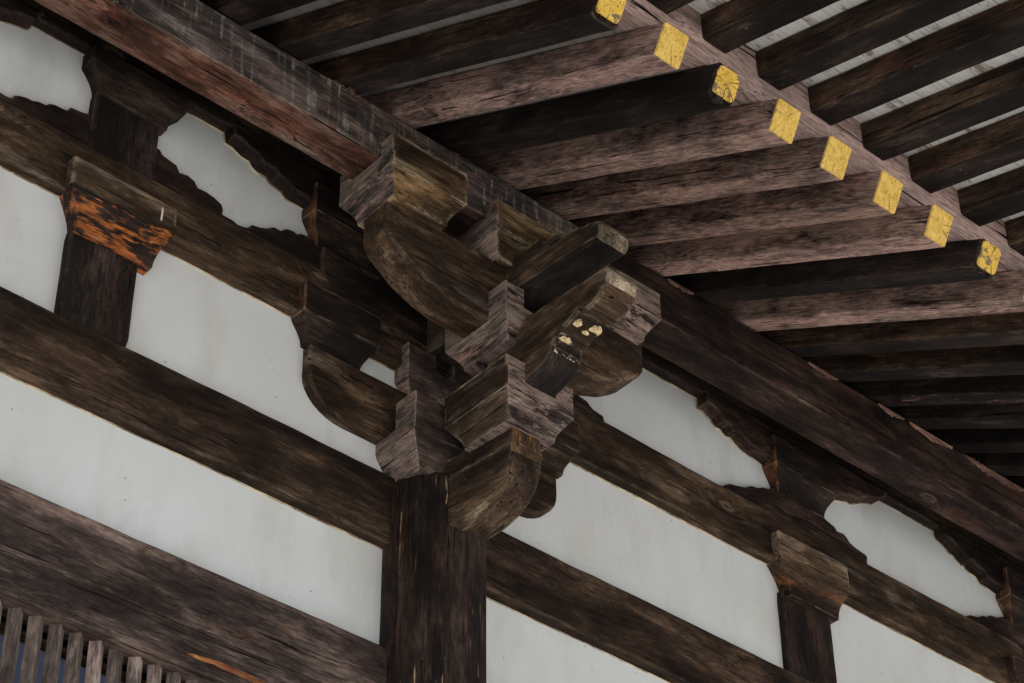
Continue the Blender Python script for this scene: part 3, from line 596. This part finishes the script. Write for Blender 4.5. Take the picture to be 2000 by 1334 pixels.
# pale chip on the left post cap, orange scar along the lintel
ch = NB("bare_chip"); ch.b.inputs['Base Color'].default_value = (.62, .55, .42, 1); ch.b.inputs['Roughness'].default_value = .8
a_, b_ = W(318, 406, 1, -.098), W(314, 432, 1, -.098)
mk("pale_chip", beam_vf('Z', b_.z, a_.z, (a_.x + b_.x) / 2 - .005, (a_.x + b_.x) / 2 + .005, -.102, -.090, amp=.002, fr=30, seed=3, r=.002, step=.012), ch.m, parent=P1)
sc_ = [(v.x, v.z) for v in [W(p_, q_, 1, -.058) for p_, q_ in ((366, 1276), (374, 1277), (400, 1284), (432, 1294), (462, 1307), (492, 1320), (530, 1340), (500, 1336), (478, 1325), (452, 1313), (436, 1307), (418, 1297), (398, 1292), (380, 1284))]]
scar = wood("orange_split_scar", 'X', (.16, .05, .02), (.60, .26, .10), wear=0, gray=0, stain=.2)
f = mk("orange_scar", prism_vf(sc_, 'Y', -.0615, -.045, bev=.001, amp=.0012, fr=30, seed=8, step=.012), scar); f.parent = A; f.location = f.location - A.location
# ------------------------------------------------------------------ purlin
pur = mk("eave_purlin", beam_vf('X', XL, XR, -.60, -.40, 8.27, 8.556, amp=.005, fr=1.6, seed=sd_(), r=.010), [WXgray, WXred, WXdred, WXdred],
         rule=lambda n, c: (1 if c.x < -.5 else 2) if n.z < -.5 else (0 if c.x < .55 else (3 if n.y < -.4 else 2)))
tag(pur, "long squared eave purlin on the bracket blocks, stained grey and rust red at the left", "purlin")

def splinters(spans):
    parts = []
    for x0, x1, n, L in spans:
        for k in range(n):
            x = random.uniform(x0, x1); l = L * random.uniform(.3, 1); dx = random.uniform(-.8, .3); dy = random.uniform(-.4, .3)
            b = Vector((x, -.60 + random.uniform(-.002, .03), 8.545 + random.uniform(-.03, .012))); d = Vector((dx * 1.6, dy, random.uniform(.05, .5))).normalized() * l; s_ = Vector((0, 0, 1)).cross(d).normalized() * random.uniform(.002, .006)
            u = Vector((0, 0, random.uniform(.002, .006)))
            parts.append(([b + s_, b - s_, b + u, b + d], [(0, 1, 3), (1, 2, 3), (2, 0, 3), (0, 2, 1)]))
    return join(*parts)
SPW = wood("splinter_wood", 'X', (.12, .06, .04), (.36, .20, .14), wear=0)
for sp_ in ([(-1.12, -.92, 90, .045), (-.42, -.3, 30, .03), (1.95, 2.05, 20, .03), (2.55, 2.7, 40, .035), (3.1, 3.3, 60, .04), (3.7, 4.4, 120, .04)]): mk("splinter_tuft", splinters([sp_]), SPW, parent=pur)
FLM = wood("peeling_pink_skin", 'X', (.14, .07, .05), (.46, .27, .20), wear=0, gray=.2)
def flake(x0, x1, h, seed):
    top = []; bot = []; n = int((x1 - x0) / .012)
    for i in range(n + 1):
        t = i / n; x = x0 + (x1 - x0) * t; e = math.sin(math.pi * t) ** .5
        top.append((x, 8.556 + .004 * noise.noise(Vector((x * 30, seed, 1))))); bot.append((x, 8.552 - h * e * (.55 + .9 * abs(noise.noise(Vector((x * 9, seed, 0)))) + .5 * noise.noise(Vector((x * 45, seed, 4))))))
    return prism_vf(bot + top[::-1], 'Y', -.606, -.596, bev=.001, amp=.0006, fr=20, seed=seed, step=.02)
for f_ in ((1.9, 2.12, .022, 1), (2.42, 2.62, .03, 2), (2.66, 3.0, .045, 3), (3.1, 3.62, .055, 4), (3.7, 4.0, .05, 5), (4.05, 4.6, .07, 6), (.93, 1.1, .02, 7)): mk("peeling_skin", flake(*f_), FLM, parent=pur)
# ------------------------------------------------------------------ rafters
TAN = .552; ANG = math.atan(TAN)
RW, RH = .127, .142
def rafter_mesh(seed, mats, rule, y_out, y_in, h, wdt, worn=False, rot=0):
    """local: Y along the rafter (outer end at 0, -> inward +), X width, Z height; bottom at 0"""
    rings = []; L = y_in; st = [0] + [.012] + [i * .07 for i in range(1, int(L / .07))] + [L]
    for i, s in enumerate(st):
        e = .006 if i == 0 else 0
        if worn and i == 0: e = .010
        ring = []
        for a_, b_ in rrect(e, wdt - e, e, h - e, .009 if not worn else .017, seg=.03, ref=(wdt, h)):
            ss = s
            if worn and i == 0: ss += max(0, .05 * (1 - b_ / .06)) * (.6 + noise.noise(Vector((a_ * 60, b_ * 60, seed)))) if b_ < .06 else .004 * noise.noise(Vector((a_ * 90, b_ * 90, seed)))
            ring.append((a_, ss, b_))
        rings.append(ring)
    return loft(rings, .0035, 2.2, seed)
def put_rafter(i, label, style, yl, worn):
    x = -.115 + .309 * (i - 2) + random.uniform(-.006, .006)
    seed = i * 2.71 + 11
    vf = rafter_mesh(seed, None, None, 0, 3.4, RH, RW, worn)
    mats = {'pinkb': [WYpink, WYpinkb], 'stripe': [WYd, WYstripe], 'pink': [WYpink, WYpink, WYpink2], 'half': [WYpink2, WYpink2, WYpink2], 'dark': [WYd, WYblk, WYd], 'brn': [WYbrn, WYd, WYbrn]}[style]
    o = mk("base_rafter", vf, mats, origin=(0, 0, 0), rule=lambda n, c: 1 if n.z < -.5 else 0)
    yo = -2.152 + random.uniform(-.012, .012)
    o.rotation_euler = (ANG, 0, 0); o.location = (x, yo, 8.56 + TAN * (yo + .612))
    tag(o, label, "rafter", "lower rafters running from the wall to the eave")
    # painted end, a thin cap of its own a little proud of the timber
    e = .004
    rings = [[(a_, s, b_) for a_, b_ in rrect(q, RW - q, q + (.012 if worn else 0), RH - q, .006 if not worn else .018, seg=.02, ref=(RW, RH))] for s, q in ((-.0035, .004 if not worn else .009), (-.001, .002 if not worn else .007), (.006, .001 if not worn else .006))]
    cp = mk("painted_end", loft(rings, .0015, 9, seed), YELw if worn else YEL, origin=(0, 0, 0)); cp.parent = o
    return o
ends = {-1: ("pink", "lower rafter whose yellow end just enters the view at the top, left of the row", False),
        0: ("pink", 0, 0)}
spec = [  # i, style, worn, label
    (-7, 'dark', 0, None),
    (-6, 'dark', 0, "lower rafter crossing the very top left corner above the purlin"),
    (-5, 'dark', 0, "dark lower rafter, second from the top left corner above the purlin"),
    (-4, 'dark', 0, "dark lower rafter just above the upper pale board strip at the top"),
    (-3, 'dark', 0, "dark lower rafter between the two pale board strips at the top"),
    (-2, 'brn', 0, "dark brown lower rafter just below the second pale board strip"),
    (-1, 'brn', 1, "dark lower rafter ending in the ragged, cracked yellow end at the top edge"),
    (0, 'pinkb', 0, "pinkish grey lower rafter with the first whole yellow end, cracked at its right corner"),
    (1, 'dark', 1, "dark rotten lower rafter with the crazed yellow end frayed at the bottom"),
    (2, 'pink', 0, "pinkish lower rafter with the broad clean yellow end, just below the crazed dark one"),
    (3, 'half', 0, "lower rafter with the star-cracked yellow end, fourth whole one"),
    (4, 'half', 0, "lower rafter with the yellow end split at its right corner, fifth whole one"),
    (5, 'pinkb', 0, "lower rafter with the plain yellow end, sixth whole one, above the dark worm-holed one"),
    (6, 'dark', 1, "dark lower rafter with the worm-holed yellow end at the right"),
    (7, 'pinkb', 0, "lower rafter with bright pink underside whose yellow end touches the right edge"),
    (8, 'brn', 0, "dark brown lower rafter directly below the bright pink one at the right"),
    (9, 'brn', 0, "dark lower rafter second below the bright pink one at the right edge"),
    (10, 'stripe', 0, "dark lower rafter with a thin pink stripe at the right edge"),
    (11, 'dark', 0, "dark lower rafter just below the thin pink stripe at the right edge"),
    (12, 'dark', 0, "dark lower rafter second below the thin pink stripe at the right edge"),
    (13, 'dark', 0, "dark lower rafter third below the thin pink stripe, near the purlin's frayed edge"),
    (14, 'dark', 0, "lowest dark lower rafter glimpsed above the purlin at the right edge"),
    (15, 'dark', 0, None)]
for i, st, wn, lb in spec:
    put_rafter(i, lb or ("dark lower rafter hidden beyond the %s edge of the view" % ("left" if i < 0 else "right")), st, 0, wn)

# ------------------------------------------------------------------ kioi beam over the rafter ends, flying rafters, boards
k_z0 = 8.56 + TAN * (-2.135 + .612) + RH / math.cos(ANG) + .030
ztop = lambda y: 8.56 + TAN * (y + .612) + RH / math.cos(ANG) + .004
kio = mk("eave_batten", prism_vf([(-2.135, ztop(-2.135)), (-1.99, ztop(-1.99)), (-1.99, 8.24), (-2.135, 8.22)], 'X', XL, XR, bev=.008, amp=.004, fr=2.2, seed=sd_(), step=.05, tstep=.07), WXpink)
tag(kio, "pink-painted batten lying across the lower rafter ends, between the two rafter rows", "eave beam")
FT_ = .30; FA = math.atan(FT_)
for j, i in enumerate(range(-2, 11)):
    x = -.115 + .309 * (i - 2) + random.uniform(-.006, .006)
    vf = rafter_mesh(i * 1.9 + 77, None, None, 0, 1.9, .135, .127)
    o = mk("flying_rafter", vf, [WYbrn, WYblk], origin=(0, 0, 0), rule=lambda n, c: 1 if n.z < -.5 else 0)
    yo = -3.55
    o.rotation_euler = (FA, 0, 0); o.location = (x, yo, 8.02 + FT_ * (yo + 2.14))
    names = {0: "topmost visible dark upper rafter beyond the batten at the top edge", 1: "upper rafter leaving the batten just right of the crazed yellow end", 2: "upper rafter leaving the batten above the broad clean yellow end",
             3: "upper rafter leaving the batten above the star-cracked yellow end", 4: "upper rafter leaving the batten above the split yellow end, its top edge whitened", 5: "upper rafter leaving the batten above the sixth yellow end, edge crusted white", 6: "upper rafter leaving the batten above the worm-holed yellow end", 7: "stub of an upper rafter at the right edge just above the last yellow end"}
    tag(o, names.get(i, "upper rafter outside the view beyond the %s" % ("top edge" if i < 0 else "right edge")), "rafter", "upper flying rafters outside the batten")
# sheathing boards: laid crosswise, each a slightly different height, with open joints
def sheath(name, y0, z0, tan, length, pitch, mat, label, gap=.004):
    rings_all = []; y = 0; k = 0; ang = math.atan(tan); co, si = math.cos(ang), math.sin(ang)
    parts = []
    while y < length:
        wd = pitch * random.uniform(.85, 1.15); dz = random.uniform(0, .004)
        def P(x, u, v): return (x, y0 + u * co - v * si, z0 + u * si + v * co)
        a0, a1 = y + gap / 2, y + wd - gap / 2
        vs = []; fs = []; xs = [XL + (XR - XL) * t / 24 for t in range(25)]
        rings = [[P(x, a0, dz), P(x, a1, dz), P(x, a1, .028), P(x, a0, .028)] for x in xs]
        parts.append(loft(rings, .0012, 3, k)); y += wd; k += 1
    o = mk(name, join(*parts), mat); return tag(o, label, "roof boards")
nrm = (math.sin(ANG) * RH, math.cos(ANG) * RH)
sheath("lower_roof_boards", -2.0, 8.56 + TAN * (-2.0 + .612) + RH / math.cos(ANG) + .002, TAN, 3.0, .13, BRD2, "pale crosswise roof boards over the lower rafters, seen as thin strips at the top")
sheath("upper_roof_boards", -3.22, 8.02 + FT_ * (-3.22 + 2.14) + .135 / math.cos(FA) + .002, FT_, 1.3, .145, BRD, "whitewashed crosswise roof boards over the upper rafters with dark joints and peeling stains")
fz = 8.02 + FT_ * (-3.22 + 2.14) + .135 / math.cos(FA)
fas = mk("eave_fascia", beam_vf('X', XL, XR, -3.40, -3.225, fz - .07, fz + .08, amp=.004, fr=2, seed=sd_(), r=.01), WXg)
tag(fas, "dark outer fascia beam closing the eave at the top right corner", "eave beam")
# roof body above the boards
def slab(pts_yz):
    return prism_vf(pts_yz, 'X', XL - 6, XR + 6, bev=.01, amp=0, step=4, tstep=3)
rz = lambda y: 8.56 + TAN * (y + .612) + RH / math.cos(ANG) + .08
fz2 = lambda y: 8.02 + FT_ * (y + 2.14) + .135 / math.cos(FA) + .06
roofB = NB("roof_tile_grey"); roofB.b.inputs['Base Color'].default_value = (.09, .09, .095, 1); roofB.b.inputs['Roughness'].default_value = .6
rf = mk("tiled_roof", slab([(-3.5, fz2(-3.5)), (-2.0, fz2(-2.0)), (1.0, rz(1.0)), (6.0, rz(1.0) + 3.2), (6.0, rz(1.0) + 3.9), (-1.0, rz(-1.0) + .75), (-3.5, fz2(-3.5) + .3)]), roofB.m)
tag(rf, "heavy grey tiled roof covering the eave boards from above", "roof")
bB = NB("dark_interior"); bB.b.inputs['Base Color'].default_value = (.03, .025, .02, 1)
hall = mk("hall_body", join(beam_vf('X', XL - 6, XR + 6, .45, 6, 0, 9.5, amp=0, step=3)), bB.m); tag(hall, "dark interior bulk of the wooden hall behind the plaster", "building")

# ------------------------------------------------------------------ barred window, lower left
win = bpy.data.objects.new("barred_window", None); S.collection.objects.link(win); win.location = (-2.2, 0, 4.3)
tag(win, "wooden barred window with diamond-set vertical bars before a bluish shutter, bottom left", "window")
x = -1.862; bars = []
x0 = -1.862 - .0835 * 22
proto = None
for k in range(40):
    xx = x0 + k * .0835
    if xx > -.30: break
    h = .030
    ring = [(-.031, 0), (0, -.031), (.031, 0), (0, .031)]
    def rr(z, e=0): return [(a_ * (1 - e), b_ * (1 - e), z) for a_, b_ in resample(ring, .02)]
    if proto is None:
        vs, fs = loft([rr(4.32), rr(4.8), rr(5.3), rr(5.7), rr(5.90)], .001, 5, 1)
        proto = mk("window_bar", (vs, fs), WZbar, origin=(0, 0, 4.3), parent=win); b = proto
    else:
        b = proto.copy(); S.collection.objects.link(b); b.parent = win
    b.location = Vector((xx + .012, .022, 4.3)) - win.location
BLU = NB("faded_blue_board"); BLU.b.inputs['Roughness'].default_value = .6
tcb = BLU.n("ShaderNodeTexCoord"); BLU.l(BLU.mix(BLU.noise(BLU.mapping(tcb.outputs['Object'], (3, 3, 14)), 1, 5, .6), (.16, .19, .34), (.26, .30, .46)), BLU.b.inputs['Base Color'])
mk("shutter_board", beam_vf('X', XL, -.27, .135, .16, 4.2, 5.835, amp=.001, seed=3), BLU.m, parent=win)
mk("window_rail", beam_vf('X', XL, -.27, .10, .17, 5.84, 5.862, amp=.002, seed=4), WXor2, parent=win)
mk("window_back", beam_vf('X', XL, -.27, .20, .25, 4.2, 5.95, amp=.001, seed=5), WXg, parent=win)
mk("window_sill", beam_vf('X', XL, -.25, -.06, .10, 4.12, 4.30, amp=.003, seed=6), WXlow, parent=win)
lw = mk("lower_wall", beam_vf('X', .12, XR, .002, .2, 4.2, 5.95, amp=.001, step=.3), PL); tag(lw, "lower stretch of whitewashed plaster under the lintel right of the column", "wall")
